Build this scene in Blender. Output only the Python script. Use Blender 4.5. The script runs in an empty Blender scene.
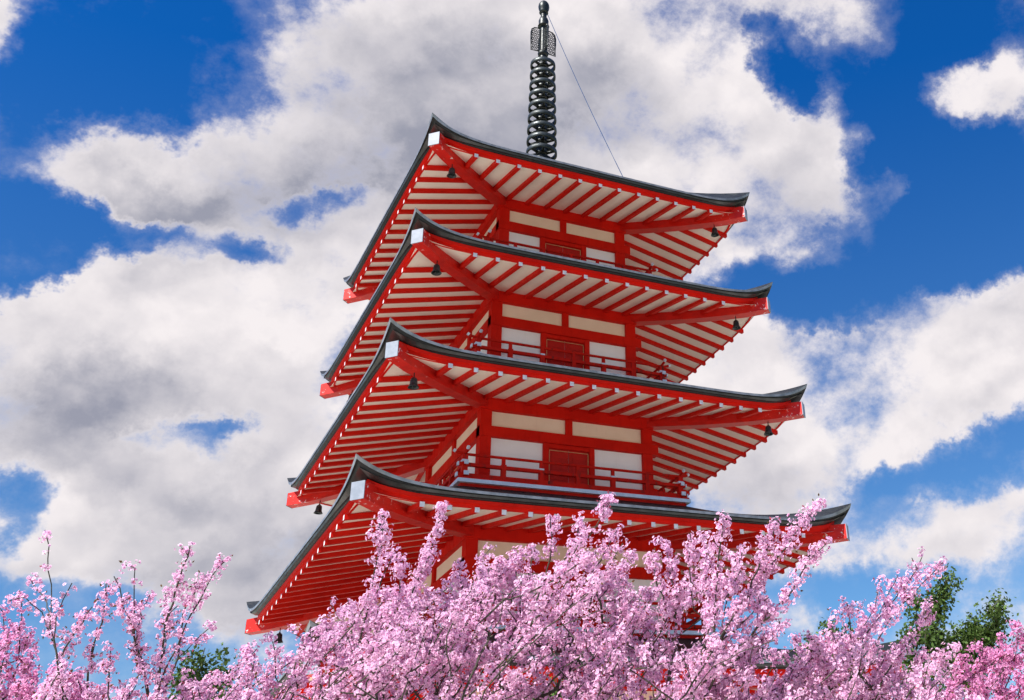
import bpy, math, random
import numpy as np
from mathutils import Vector, Matrix

random.seed(7)
rng = np.random.default_rng(11)
sc = bpy.context.scene
COL = sc.collection
R = math.radians

# ------------------------------------------------------------------ camera
CAM = Vector((-8.18768312, -21.84061453, -3.73606066))
F_PX, CX, CY = 1135.3523, 781.0211, 249.694
az, pitch, roll = R(34.39865132), R(29.83039057), R(-6.07640806)
fw = Vector((math.sin(az) * math.cos(pitch), math.cos(az) * math.cos(pitch), math.sin(pitch)))
r0 = fw.cross(Vector((0, 0, 1))).normalized()
u0 = r0.cross(fw)
rt = r0 * math.cos(roll) + u0 * math.sin(roll)
up = -r0 * math.sin(roll) + u0 * math.cos(roll)
cam = bpy.data.cameras.new('camera')
camo = bpy.data.objects.new('camera', cam)
COL.objects.link(camo)
M = Matrix((rt, up, -fw)).transposed().to_4x4()
M.translation = CAM
camo.matrix_world = M
cam.sensor_width = 36
cam.lens = F_PX / 1024 * 36
cam.shift_x = (512 - CX) / 1024
cam.shift_y = (CY - 350) / 1024
cam.clip_end = 12000
sc.cycles.max_bounces = 12
sc.cycles.diffuse_bounces = 7
sc.camera = camo


def ray(px, py):
    d = fw + rt * ((px - CX) / F_PX) - up * ((py - CY) / F_PX)
    return d.normalized()


def at(px, py, dist):
    return CAM + ray(px, py) * dist


# ------------------------------------------------------------------ light
SUN_AZ, SUN_EL = R(258), R(51)          # azimuth clockwise from +Y
S = Vector((math.sin(SUN_AZ) * math.cos(SUN_EL), math.cos(SUN_AZ) * math.cos(SUN_EL), math.sin(SUN_EL)))
sun = bpy.data.lights.new('sun', 'SUN')
sun.energy = 3.2
sun.angle = R(0.53)
sun.color = (1.0, 0.95, 0.88)
suno = bpy.data.objects.new('sun', sun)
COL.objects.link(suno)
suno.rotation_euler = (-S).to_track_quat('-Z', 'Y').to_euler()
sc.view_settings.view_transform = 'Standard'
sc.view_settings.look = 'None'
sc.view_settings.gamma = 1
sc.view_settings.use_curve_mapping = False
EXPO = 1.72
sc.view_settings.exposure = EXPO
SKY_STRENGTH = 0.10

W = bpy.data.worlds.new('World')
sc.world = W
W.use_nodes = True
W.cycles.sampling_method = 'MANUAL'
W.cycles.sample_map_resolution = 512
nt = W.node_tree
nt.nodes.clear()


class NG:
    """tiny helper for node graphs"""
    def __init__(s, tree): s.t = tree
    def n(s, typ, **kw):
        x = s.t.nodes.new(typ)
        for k, v in kw.items(): setattr(x, k, v)
        return x
    def link(s, a, b): s.t.links.new(a, b)
    def set(s, sock, v):
        if isinstance(v, bpy.types.NodeSocket): s.link(v, sock)
        elif v is not None: sock.default_value = v
    def math(s, op, a, b=None, c=None, clamp=False):
        x = s.n('ShaderNodeMath', operation=op, use_clamp=clamp)
        s.set(x.inputs[0], a); s.set(x.inputs[1], b); s.set(x.inputs[2], c)
        return x.outputs[0]
    def vec(s, op, a, b=None, out=0):
        x = s.n('ShaderNodeVectorMath', operation=op)
        s.set(x.inputs[0], a)
        if op == 'SCALE': s.set(x.inputs['Scale'], b)
        else: s.set(x.inputs[1], b)
        return x.outputs['Value'] if out else x.outputs['Vector']
    def noise(s, v, scale, detail=6, rough=.55, col=False, lac=2.0, dist=0):
        x = s.n('ShaderNodeTexNoise')
        s.set(x.inputs['Vector'], v)
        x.inputs['Scale'].default_value = scale; x.inputs['Detail'].default_value = detail
        x.inputs['Roughness'].default_value = rough; x.inputs['Lacunarity'].default_value = lac
        x.inputs['Distortion'].default_value = dist
        return x.outputs['Color' if col else 'Fac']
    def ramp(s, v, a, b, c=0., d=1., mode='SMOOTHSTEP'):
        x = s.n('ShaderNodeMapRange', interpolation_type=mode, clamp=True) if True else None
        s.set(x.inputs['Value'], v)
        x.inputs['From Min'].default_value = a; x.inputs['From Max'].default_value = b
        x.inputs['To Min'].default_value = c; x.inputs['To Max'].default_value = d
        return x.outputs['Result']
    def mix(s, f, a, b, mode='MIX'):
        x = s.n('ShaderNodeMix', data_type='RGBA', blend_type=mode)
        s.set(x.inputs['Factor'], f)
        for nm, v in (('A', a), ('B', b)):
            sock = [i for i in x.inputs if i.name == nm and i.type == 'RGBA'][0]
            s.set(sock, v if isinstance(v, bpy.types.NodeSocket) else (*v, 1) if len(v) == 3 else v)
        return [o for o in x.outputs if o.type == 'RGBA'][0]


g = NG(nt)
out = g.n('ShaderNodeOutputWorld')
bg = g.n('ShaderNodeBackground')
bg.inputs['Strength'].default_value = SKY_STRENGTH
sky = g.n('ShaderNodeTexSky', sky_type='NISHITA', sun_disc=False)
sky.sun_elevation = SUN_EL
sky.sun_rotation = SUN_AZ
sky.altitude = 900
sky.air_density = 1.0; sky.dust_density = 0.6; sky.ozone_density = 2.5
D = g.n('ShaderNodeTexCoord').outputs['Generated']
# directions of the clouds' masses: (px, py, half width, half height, amount)
CLOUDS = [
    (440, 120, 240, 120, 1.0), (330, 195, 190, 75, .8), (580, 60, 170, 120, .9), (690, 60, 75, 110, .9), (105, 186, 78, 40, .7),
    (225, 178, 110, 55, .75), (330, 75, 110, 60, .6), (700, 200, 120, 85, 1.0), (790, 205, 70, 70, .8), (640, 130, 130, 120, .6),
    (-8, 50, 42, 82, 1.0),
    (170, 330, 190, 88, 1.15), (50, 385, 130, 75, 1.0), (290, 310, 110, 60, .9), (135, 295, 75, 42, .6), (20, 350, 90, 60, .5),
    (150, 500, 230, 62, .72), (265, 560, 90, 70, .8), (20, 445, 100, 35, .5), (330, 450, 80, 60, .7), (120, 560, 160, 35, .4),
    (865, 25, 80, 40, .5), (775, 5, 60, 26, .5), (818, 110, 26, 36, .5), (795, 155, 55, 38, .45), (842, 70, 28, 36, .25),
    (1005, 100, 50, 26, .85), (965, 72, 45, 24, .6), (1000, 62, 50, 24, .5),
    (905, 355, 165, 62, .95), (1010, 340, 110, 55, .95), (760, 430, 110, 100, 1.0), (855, 405, 80, 55, .8), (930, 410, 110, 36, .7),
    (900, 545, 80, 26, .3), (1005, 505, 70, 36, .45), (815, 495, 60, 50, .55), (800, 610, 40, 34, .8), (960, 545, 60, 24, .3),
    (878, 232, 34, 50, .75), (866, 132, 20, 22, .6), (900, 200, 20, 30, .5), (225, 585, 75, 80, .7), (70, 555, 130, 50, .7), (960, 600, 60, 40, .3), (40, 290, 60, 30, .25),
]
HOLES = [
    (140, 82, 130, 80, 1.4), (10, 250, 110, 62, 1.6), (130, 236, 120, 22, .95), (745, 160, 36, 14, .5), (775, 175, 24, 22, .4), (25, 272, 95, 40, 1.3), (335, 208, 55, 24, 1.3), (234, 428, 34, 10, .7), (170, 440, 90, 12, .35), (768, 76, 40, 44, 1.1), (835, 60, 22, 40, .4), (262, 266, 54, 22, 1.3), (180, 219, 50, 16, .8),
    (975, 200, 100, 70, 1.1), (905, 120, 40, 60, .7), (985, 450, 85, 36, 1.1), (900, 470, 38, 22, .6), (762, 305, 70, 26, .9), (870, 300, 70, 30, .6),
    (960, 250, 120, 40, 1.0), (0, 500, 34, 42, 1.1), (945, 20, 50, 60, .9), (885, 75, 45, 50, .7), (872, 175, 34, 45, .5), (780, 155, 22, 22, .4), (70, 590, 120, 34, .5), (850, 585, 90, 34, .8), (960, 600, 140, 45, .9), (110, 432, 60, 10, .25),
]
GREY = [
    (455, 110, 200, 90, .95), (310, 215, 220, 60, .95), (200, 205, 110, 30, .5), (760, 215, 90, 40, .5), (800, 150, 60, 40, .35), (60, 405, 130, 58, 1.0), (220, 390, 120, 40, .5), (245, 560, 120, 75, .8), (740, 470, 100, 60, .45),
    (960, 330, 110, 30, .4), (600, 120, 90, 60, .3), (150, 470, 160, 30, .35), (380, 160, 100, 60, .4), (880, 560, 120, 40, .4), (865, 60, 40, 30, .3),
]
warp = g.vec('SUBTRACT', g.noise(D, 5.0, 7, .66, True), (.5, .5, .5))
Dw = g.vec('ADD', D, g.vec('SCALE', warp, .17))


def blobs(lst, v, tot=None):
    for (px, py, rx, ry, amp) in lst:
        c = ray(px, py)
        ex = ray(px + rx, py) - c
        ey = ray(px, py - ry) - c
        sx, sy = ex.length, ey.length
        X = (ex - c * ex.dot(c)).normalized()
        Z = c
        Y = Z.cross(X)
        m = g.n('ShaderNodeMapping', vector_type='TEXTURE')
        if tot is None: g.link(v, m.inputs['Vector'])
        else:                       # chained, so that the shader compiler needs little stack
            mad = g.n('ShaderNodeVectorMath', operation='MULTIPLY_ADD')
            g.link(tot, mad.inputs[0]); mad.inputs[1].default_value = (1e-7,) * 3; g.link(v, mad.inputs[2])
            g.link(mad.outputs[0], m.inputs['Vector'])
        m.inputs['Location'].default_value = c
        m.inputs['Rotation'].default_value = Matrix((X, Y, Z)).transposed().to_euler()
        m.inputs['Scale'].default_value = (sx * 1.35, sy * 1.35, .5)
        ln = g.vec('LENGTH', m.outputs[0], None, 1)
        s = g.ramp(ln, 1.12, .1, 0, amp)
        tot = s if tot is None else g.math('ADD', tot, s)
    return tot


B = blobs([h[:4] + (-.85 * h[4],) for h in HOLES], Dw, blobs(CLOUDS, Dw))
Bs = g.math('MAXIMUM', g.math('MINIMUM', B, .88), -.75)
P0 = g.vec('MULTIPLY', D, (1, 1, 1.3))
SH = S * .018 + up * .036                      # towards the light, for the relief of the billows
n1 = g.noise(P0, 5.0, 9, .65)
r1 = g.noise(P0, 5.0, 6, .56)
r2 = g.noise(g.vec('ADD', P0, tuple(SH)), 5.0, 6, .56)
vd = g.vec('ADD', P0, g.vec('SCALE', warp, .10))


def billow(v):
    x = g.n('ShaderNodeTexVoronoi', feature='F1')
    g.link(v, x.inputs['Vector'])
    x.inputs['Scale'].default_value = 11; x.inputs['Detail'].default_value = 2.0; x.inputs['Roughness'].default_value = .5
    x.normalize = True
    return x.outputs['Distance']


v1 = billow(vd)
v2 = billow(g.vec('ADD', vd, tuple(S * .006 + up * .016)))
n1 = g.math('ADD', n1, g.math('MULTIPLY', g.math('SUBTRACT', .27, v1), .22))
dens = g.math('ADD', Bs, g.math('MULTIPLY', g.math('SUBTRACT', n1, .5), 4.4))
alpha = g.math('ADD', g.math('MULTIPLY', g.ramp(dens, .12, .78), .62), g.math('MULTIPLY', g.ramp(dens, -.40, .95), .38))
relief = g.math('MULTIPLY', g.math('SUBTRACT', r1, r2), 2.5)
relief = g.math('ADD', relief, g.math('MULTIPLY', g.math('SUBTRACT', v2, v1), 2.2))
fine = g.math('MULTIPLY', g.math('SUBTRACT', n1, .5), .55)
gf = g.math('MULTIPLY', blobs(GREY, Dw), 1.0)
gf = g.math('ADD', gf, g.math('MULTIPLY', g.math('SUBTRACT', r1, .5), 1.0))
shade = g.ramp(g.math('SUBTRACT', g.math('SUBTRACT', gf, relief), fine), -.22, 1.30, 0, 1.2, 'LINEAR')
shade = g.math('MULTIPLY', shade, g.ramp(dens, .25, 1.2, .25, 1))
shade = g.math('MULTIPLY', shade, g.ramp(n1, .35, .72, 1.08, .72))
KC = 1.0 / SKY_STRENGTH / (2 ** EXPO)
cw = tuple(x * KC for x in (.93, .875, .885))
cg = tuple(x * KC for x in (.33, .34, .42))
cloud = g.mix(shade, cw, cg)
sep = g.n('ShaderNodeSeparateXYZ')
g.link(D, sep.inputs[0])
el = g.ramp(sep.outputs['Z'], .15, .62, 0, 1, 'LINEAR')
KT = 2 ** (.55 - EXPO)
tint = g.mix(el, tuple(x * KT for x in (.60, .86, .98)), tuple(x * KT for x in (.04, .53, 1.12)))
tint = g.mix(1.0, sky.outputs[0], tint, 'MULTIPLY')
final = g.mix(alpha, tint, cloud)
g.link(final, bg.inputs['Color'])
g.link(bg.outputs[0], out.inputs['Surface'])


# ------------------------------------------------------------------ materials
def new_mat(name):
    m = bpy.data.materials.new(name)
    m.use_nodes = True
    q = NG(m.node_tree)
    p = m.node_tree.nodes['Principled BSDF']
    return m, q, p


def simple(name, c1, c2, scale, rough=.5, metal=0., bump=0., detail=5, rough2=None, stretch=(1, 1, 1), lo=.35, hi=.65, spec=.5):
    m, q, p = new_mat(name)
    tc = q.n('ShaderNodeTexCoord').outputs['Object']
    v = q.vec('MULTIPLY', tc, stretch)
    nz = q.noise(v, scale, detail, .6)
    q.link(q.mix(q.ramp(nz, lo, hi), c1, c2), p.inputs['Base Color'])
    p.inputs['Roughness'].default_value = rough
    if rough2 is not None:
        q.link(q.ramp(nz, lo, hi, rough, rough2), p.inputs['Roughness'])
    p.inputs['Metallic'].default_value = metal
    p.inputs['Specular IOR Level'].default_value = spec
    if bump:
        b = q.n('ShaderNodeBump')
        b.inputs['Strength'].default_value = bump
        b.inputs['Distance'].default_value = .02
        q.link(q.noise(v, scale * 4, 4, .6), b.inputs['Height'])
        q.link(b.outputs[0], p.inputs['Normal'])
    return m


def paint(name, c1, c2, c3, rough, spec, wear=.45, lo=.54, fleck=.15):
    """old paint: uneven tone, faint run-off streaks and dull patches"""
    m, q, p = new_mat(name)
    tc = q.n('ShaderNodeTexCoord').outputs['Object']
    n1 = q.noise(tc, 1.7, 6, .6)
    n2 = q.noise(q.vec('MULTIPLY', tc, (7, 7, 1.1)), 1.6, 6, .7)
    n3 = q.noise(tc, 23, 5, .7)
    c = q.mix(q.ramp(n1, .3, .7), c1, c2)
    c = q.mix(q.math('MULTIPLY', q.ramp(n2, lo, lo + .22), wear), c, c3)
    c = q.mix(q.math('MULTIPLY', q.ramp(n3, .60, .80), fleck), c, tuple(min(1, x * 1.25 + .02) for x in c1))
    q.link(c, p.inputs['Base Color'])
    q.link(q.ramp(n2, .3, .7, rough, rough + .2), p.inputs['Roughness'])
    p.inputs['Specular IOR Level'].default_value = spec
    bp = q.n('ShaderNodeBump')
    bp.inputs['Strength'].default_value = .15
    bp.inputs['Distance'].default_value = .015
    q.link(n3, bp.inputs['Height']); q.link(bp.outputs[0], p.inputs['Normal'])
    return m


RED = paint('vermilion_paint', (.63, .010, .003), (.50, .006, .002), (.29, .006, .004), .55, .14)
RAIL = paint('weathered_rail_paint', (.60, .010, .003), (.48, .007, .003), (.035, .022, .02), .6, .14, .95, .50)
RED_DULL = simple('vermilion_door_paint', (.50, .008, .004), (.42, .006, .003), 4.0, .55, bump=.1, spec=.25)
CAP = simple('pale_beam_caps', (.22, .25, .31), (.17, .20, .25), 9, .55)
WHITE_END = simple('white_painted_ends', (.66, .66, .70), (.50, .50, .55), 14, .55)
PLASTER = paint('white_plaster', (.90, .89, .95), (.85, .84, .90), (.70, .68, .70), .8, .1, .25)
CREAM = paint('warm_bounce_plaster', (.86, .75, .62), (.80, .68, .55), (.66, .54, .43), .8, .1, .3)  # frieze plaster, warm bounce from the soffit put into its colour
SOFFIT = paint('cream_soffit_boards', (.90, .80, .69), (.84, .72, .61), (.66, .55, .46), .75, .1, .4)
FLASH = simple('pale_metal_flashing', (.72, .75, .85), (.58, .61, .70), 3.0, .4, metal=.2)
GOLD = simple('faded_gold_line', (.68, .46, .24), (.55, .34, .16), 8, .5)
BRONZE = simple('dark_bronze', (.030, .036, .036), (.012, .014, .015), 9, .32, metal=.55, rough2=.5, bump=.2)
BRONZE_L = simple('weathered_bronze', (.05, .06, .064), (.015, .02, .021), 9, .35, metal=.5, rough2=.55, bump=.2)
WIRE = simple('blue_wire', (.02, .055, .14), (.015, .04, .11), 5, .7, spec=.1)
STONE = simple('pale_stone', (.44, .42, .39), (.32, .31, .29), 3, .85, bump=.3)
BARK = simple('cherry_bark', (.032, .026, .018), (.055, .05, .03), 30, .85, bump=.5)
BARK_G = simple('grey_bark', (.10, .085, .065), (.055, .045, .035), 25, .9, bump=.5)


def roof_material():
    m, q, p = new_mat('dark_copper_roof')
    tc = q.n('ShaderNodeTexCoord').outputs['Object']
    nz = q.noise(tc, 2.2, 6, .65)
    streak = q.noise(q.vec('MULTIPLY', tc, (9, 9, .8)), 2.0, 5, .7)
    f = q.math('MULTIPLY', q.ramp(nz, .3, .7), q.ramp(streak, .3, .7))
    q.link(q.mix(f, (.006, .007, .008), (.022, .026, .028)), p.inputs['Base Color'])
    q.link(q.ramp(streak, .3, .7, .36, .58), p.inputs['Roughness'])
    p.inputs['Specular IOR Level'].default_value = .3
    b = q.n('ShaderNodeBump')
    b.inputs['Strength'].default_value = .35
    b.inputs['Distance'].default_value = .03
    q.link(q.math('ADD', streak, q.noise(tc, 14, 4, .6)), b.inputs['Height'])
    q.link(b.outputs[0], p.inputs['Normal'])
    return m


ROOF = roof_material()
LIP = simple('roof_lip_highlight', (.26, .27, .29), (.15, .16, .17), 6.0, .3, metal=.3)  # highlight along the roof's upper edge, put into a pale colour
EDGE = simple('dark_roof_edging', (.034, .036, .036), (.014, .015, .015), 4.0, .34, rough2=.5, bump=.05, spec=.5)  # dark edge band, slightly lighter than the roof skin


def worn_red():
    m, q, p = new_mat('worn_vermilion_beam')
    a = q.n('ShaderNodeAttribute', attribute_name='wear')
    tc = q.n('ShaderNodeTexCoord').outputs['Object']
    n1 = q.noise(tc, 11, 6, .7)
    n2 = q.noise(q.vec('MULTIPLY', tc, (1, 1, 2.2)), 5, 5, .65)
    base = q.mix(q.ramp(n2, .35, .65), (.60, .010, .004), (.48, .007, .004))
    th = q.math('ADD', q.math('MULTIPLY', a.outputs['Fac'], .125), n1)
    fl = q.ramp(th, .70, .76)
    q.link(q.mix(fl, base, (.72, .60, .60)), p.inputs['Base Color'])
    p.inputs['Roughness'].default_value = .5
    p.inputs['Specular IOR Level'].default_value = .3
    return m


WORN = worn_red()


def petal_mat(name, tr=.4):
    m = bpy.data.materials.new(name)
    m.use_nodes = True
    q = NG(m.node_tree)
    m.node_tree.nodes.clear()
    o = q.n('ShaderNodeOutputMaterial')
    a = q.n('ShaderNodeVertexColor', layer_name='tone').outputs['Color']
    p = q.n('ShaderNodeBsdfPrincipled')
    q.link(a, p.inputs['Base Color'])
    p.inputs['Roughness'].default_value = .65
    p.inputs['Specular IOR Level'].default_value = .25
    t = q.n('ShaderNodeBsdfTranslucent')
    q.link(a, t.inputs['Color'])
    mx = q.n('ShaderNodeMixShader')
    mx.inputs[0].default_value = tr
    q.link(p.outputs[0], mx.inputs[1]); q.link(t.outputs[0], mx.inputs[2])
    q.link(mx.outputs[0], o.inputs['Surface'])
    return m


PETAL = petal_mat('cherry_petals', .46)
LEAF = petal_mat('green_leaves', .25)


# ------------------------------------------------------------------ mesh helpers
class MB:
    def __init__(s): s.v = []; s.f = []; s.m = []; s.wear = {}
    def add(s, verts, faces, mat=0):
        o = len(s.v)
        s.v += [tuple(x) for x in verts]
        for f in faces:
            s.f.append([i + o for i in f]); s.m.append(mat)
        return o
    def box(s, x0, x1, y0, y1, z0, z1, mat=0):
        s.add([(x0, y0, z0), (x1, y0, z0), (x1, y1, z0), (x0, y1, z0), (x0, y0, z1), (x1, y0, z1), (x1, y1, z1), (x0, y1, z1)],
              [(3, 2, 1, 0), (4, 5, 6, 7), (0, 1, 5, 4), (1, 2, 6, 5), (2, 3, 7, 6), (3, 0, 4, 7)], mat)
    def beam(s, a, b, wd, ht, endmat=None, mat=0, ch=0.0):
        """bar from a to b (centre of its TOP edge line is a-b), width wd, height ht, end faces vertical"""
        a, b = Vector(a), Vector(b)
        h = Vector((b.x - a.x, b.y - a.y, 0)).normalized()
        sd = Vector((-h.y, h.x, 0)) * (wd / 2)
        c = min(wd, ht) * ch
        sdc = sd - sd.normalized() * c
        prof = [(sd, -c), (sdc, 0), (-sdc, 0), (-sd, -c), (-sd, -ht + c), (-sdc, -ht), (sdc, -ht), (sd, -ht + c)] if ch else [(sd, 0), (-sd, 0), (-sd, -ht), (sd, -ht)]
        n = len(prof)
        v = [p + q + Vector((0, 0, dz)) for p in (a, b) for q, dz in prof]
        o = s.add(v, [(i, i + n, (i + 1) % n + n, (i + 1) % n) for i in range(n)] + [tuple(range(n))], mat)
        s.f.append([o + n + i for i in range(n)][::-1]); s.m.append(mat if endmat is None else endmat)
        return o, n
    def tube(s, pts, rad, n=8, mat=0, caps=True):
        pts = [Vector(p) for p in pts]
        rad = rad if hasattr(rad, '__len__') else [rad] * len(pts)
        rings = []
        for i, p in enumerate(pts):
            d = (pts[min(i + 1, len(pts) - 1)] - pts[max(i - 1, 0)]).normalized()
            x = d.cross(Vector((.3, .9, .1)) if abs(d.z) > .9 else Vector((0, 0, 1))).normalized()
            y = d.cross(x)
            rings.append(s.add([p + (x * math.cos(k * 2 * math.pi / n) + y * math.sin(k * 2 * math.pi / n)) * rad[i] for k in range(n)], []))
        for a, b in zip(rings, rings[1:]):
            for k in range(n):
                s.f.append([a + k, b + k, b + (k + 1) % n, a + (k + 1) % n]); s.m.append(mat)
        if caps:
            s.f.append([rings[0] + k for k in range(n)]); s.m.append(mat)
            s.f.append([rings[-1] + k for k in range(n)][::-1]); s.m.append(mat)
    def lathe(s, c, prof, n=20, mat=0, close=False):
        c = Vector(c)
        idx = []
        for r, z in prof:
            idx.append(s.add([c + Vector((r * math.cos(k * 2 * math.pi / n), r * math.sin(k * 2 * math.pi / n), z)) for k in range(n)], []))
        pr = list(zip(idx, idx[1:])) + ([(idx[-1], idx[0])] if close else [])
        for a, b in pr:
            for k in range(n):
                s.f.append([a + k, a + (k + 1) % n, b + (k + 1) % n, b + k]); s.m.append(mat)
    def rot4(s, side):
        """turn the collected geometry about the pagoda's axis to another side: 0 = -y, 1 = -x, 2 = +y, 3 = +x"""
        c, sn = [(1, 0), (0, -1), (-1, 0), (0, 1)][side]
        s.v = [(x * c - y * sn, x * sn + y * c, z) for x, y, z in s.v]
        return s
    def merge(s, o):
        k = len(s.v); s.v += o.v; s.f += [[i + k for i in f] for f in o.f]; s.m += o.m
    def build(s, name, mats, parent=None, smooth=False, loc=None):
        me = bpy.data.meshes.new(name)
        me.from_pydata([tuple(x) for x in s.v], [], s.f)
        for m in (mats if isinstance(mats, (list, tuple)) else [mats]): me.materials.append(m)
        me.polygons.foreach_set('material_index', s.m)
        if smooth: me.polygons.foreach_set('use_smooth', [True] * len(s.f))
        if s.wear:
            at_ = me.attributes.new('wear', 'FLOAT', 'POINT')
            for i, x in s.wear.items(): at_.data[i].value = x
        me.update()
        o = bpy.data.objects.new(name, me)
        COL.objects.link(o)
        if parent: o.parent = parent
        if loc: o.location = loc
        return o


def tag(o, label=None, cat=None, group=None, kind=None):
    for k, v in (('label', label), ('category', cat), ('group', group), ('kind', kind)):
        if v: o[k] = v
    return o


def empty(name, loc=(0, 0, 0)):
    o = bpy.data.objects.new(name, None)
    o.empty_display_size = .3
    COL.objects.link(o); o.location = loc
    return o


# ------------------------------------------------------------------ ground
GZ = -2.95      # ground level at the pagoda


def ground_z(x, y):
    d = math.hypot(x, y)
    z = GZ
    t = min(max((d - 8.5) / 12.5, 0), 1)
    t = t * t * (3 - 2 * t)
    z -= 2.4 * t
    t2 = min(max((d - 40) / 900, 0), 1)
    return z - 25 * t2


def make_ground():
    mb = MB()
    rs = [0, 3, 6, 8.5, 10, 11.5, 13, 14.5, 16, 18, 20, 22, 25, 30, 38, 50, 70, 100, 160, 260, 450, 800, 1500, 3000, 5000]
    n = 72
    for r in rs:
        mb.v += [(r * math.cos(k * 2 * math.pi / n), r * math.sin(k * 2 * math.pi / n), ground_z(r, 0)) for k in range(n)]
    for i in range(len(rs) - 1):
        for k in range(n):
            a, b = i * n, (i + 1) * n
            mb.f.append([a + k, b + k, b + (k + 1) % n, a + (k + 1) % n]); mb.m.append(0)
    m, q, p = new_mat('spring_ground')
    tc = q.n('ShaderNodeTexCoord').outputs['Object']
    a = q.noise(tc, .35, 8, .6); b2 = q.noise(tc, 3.0, 6, .7)
    near = q.ramp(q.vec('LENGTH', tc, None, 1), 26, 60)
    c1 = q.mix(q.ramp(b2, .35, .65), (.60, .55, .48), (.50, .46, .40))  # near ground made pale as a reflector, bouncing light up under the eaves
    c2 = q.mix(q.ramp(b2, .3, .7), (.07, .10, .03), (.16, .15, .07))
    q.link(q.mix(near, c1, c2), p.inputs['Base Color'])
    p.inputs['Roughness'].default_value = .95
    o = mb.build('ground', m, smooth=True)
    o['kind'] = 'structure'


make_ground()

# ------------------------------------------------------------------ pagoda
ZT = [10.298, 7.904, 5.413, 2.802, 0.19]      # height of the roof corners, top storey first
WR = [3.597, 3.826, 4.181, 4.600, 5.09]       # half width of the roofs
BW = [1.3585, 1.494, 1.699, 1.950, 2.25]      # half width of the walls (column centres)
NR = [6, 6, 7, 8, 9]                          # rafters either side of the middle one
SP = .441
pagoda = empty('pagoda', (0, 0, GZ))
tag(pagoda, 'tall vermilion five storey pagoda with white panels, dark upswept roofs and bronze spire', 'pagoda')
LIFT = -GZ


def P(mb, name, mats, parent, smooth=False):
    """a part of the pagoda: its vertices are written in pagoda coordinates, ground at GZ"""
    if parent is pagoda:
        mb.v = [(x, y, z + LIFT) for x, y, z in mb.v]
        return mb.build(name, mats, pagoda, smooth)
    mb.v = [(x, y, z + LIFT) for x, y, z in mb.v]
    return mb.build(name, mats, parent, smooth)


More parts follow.
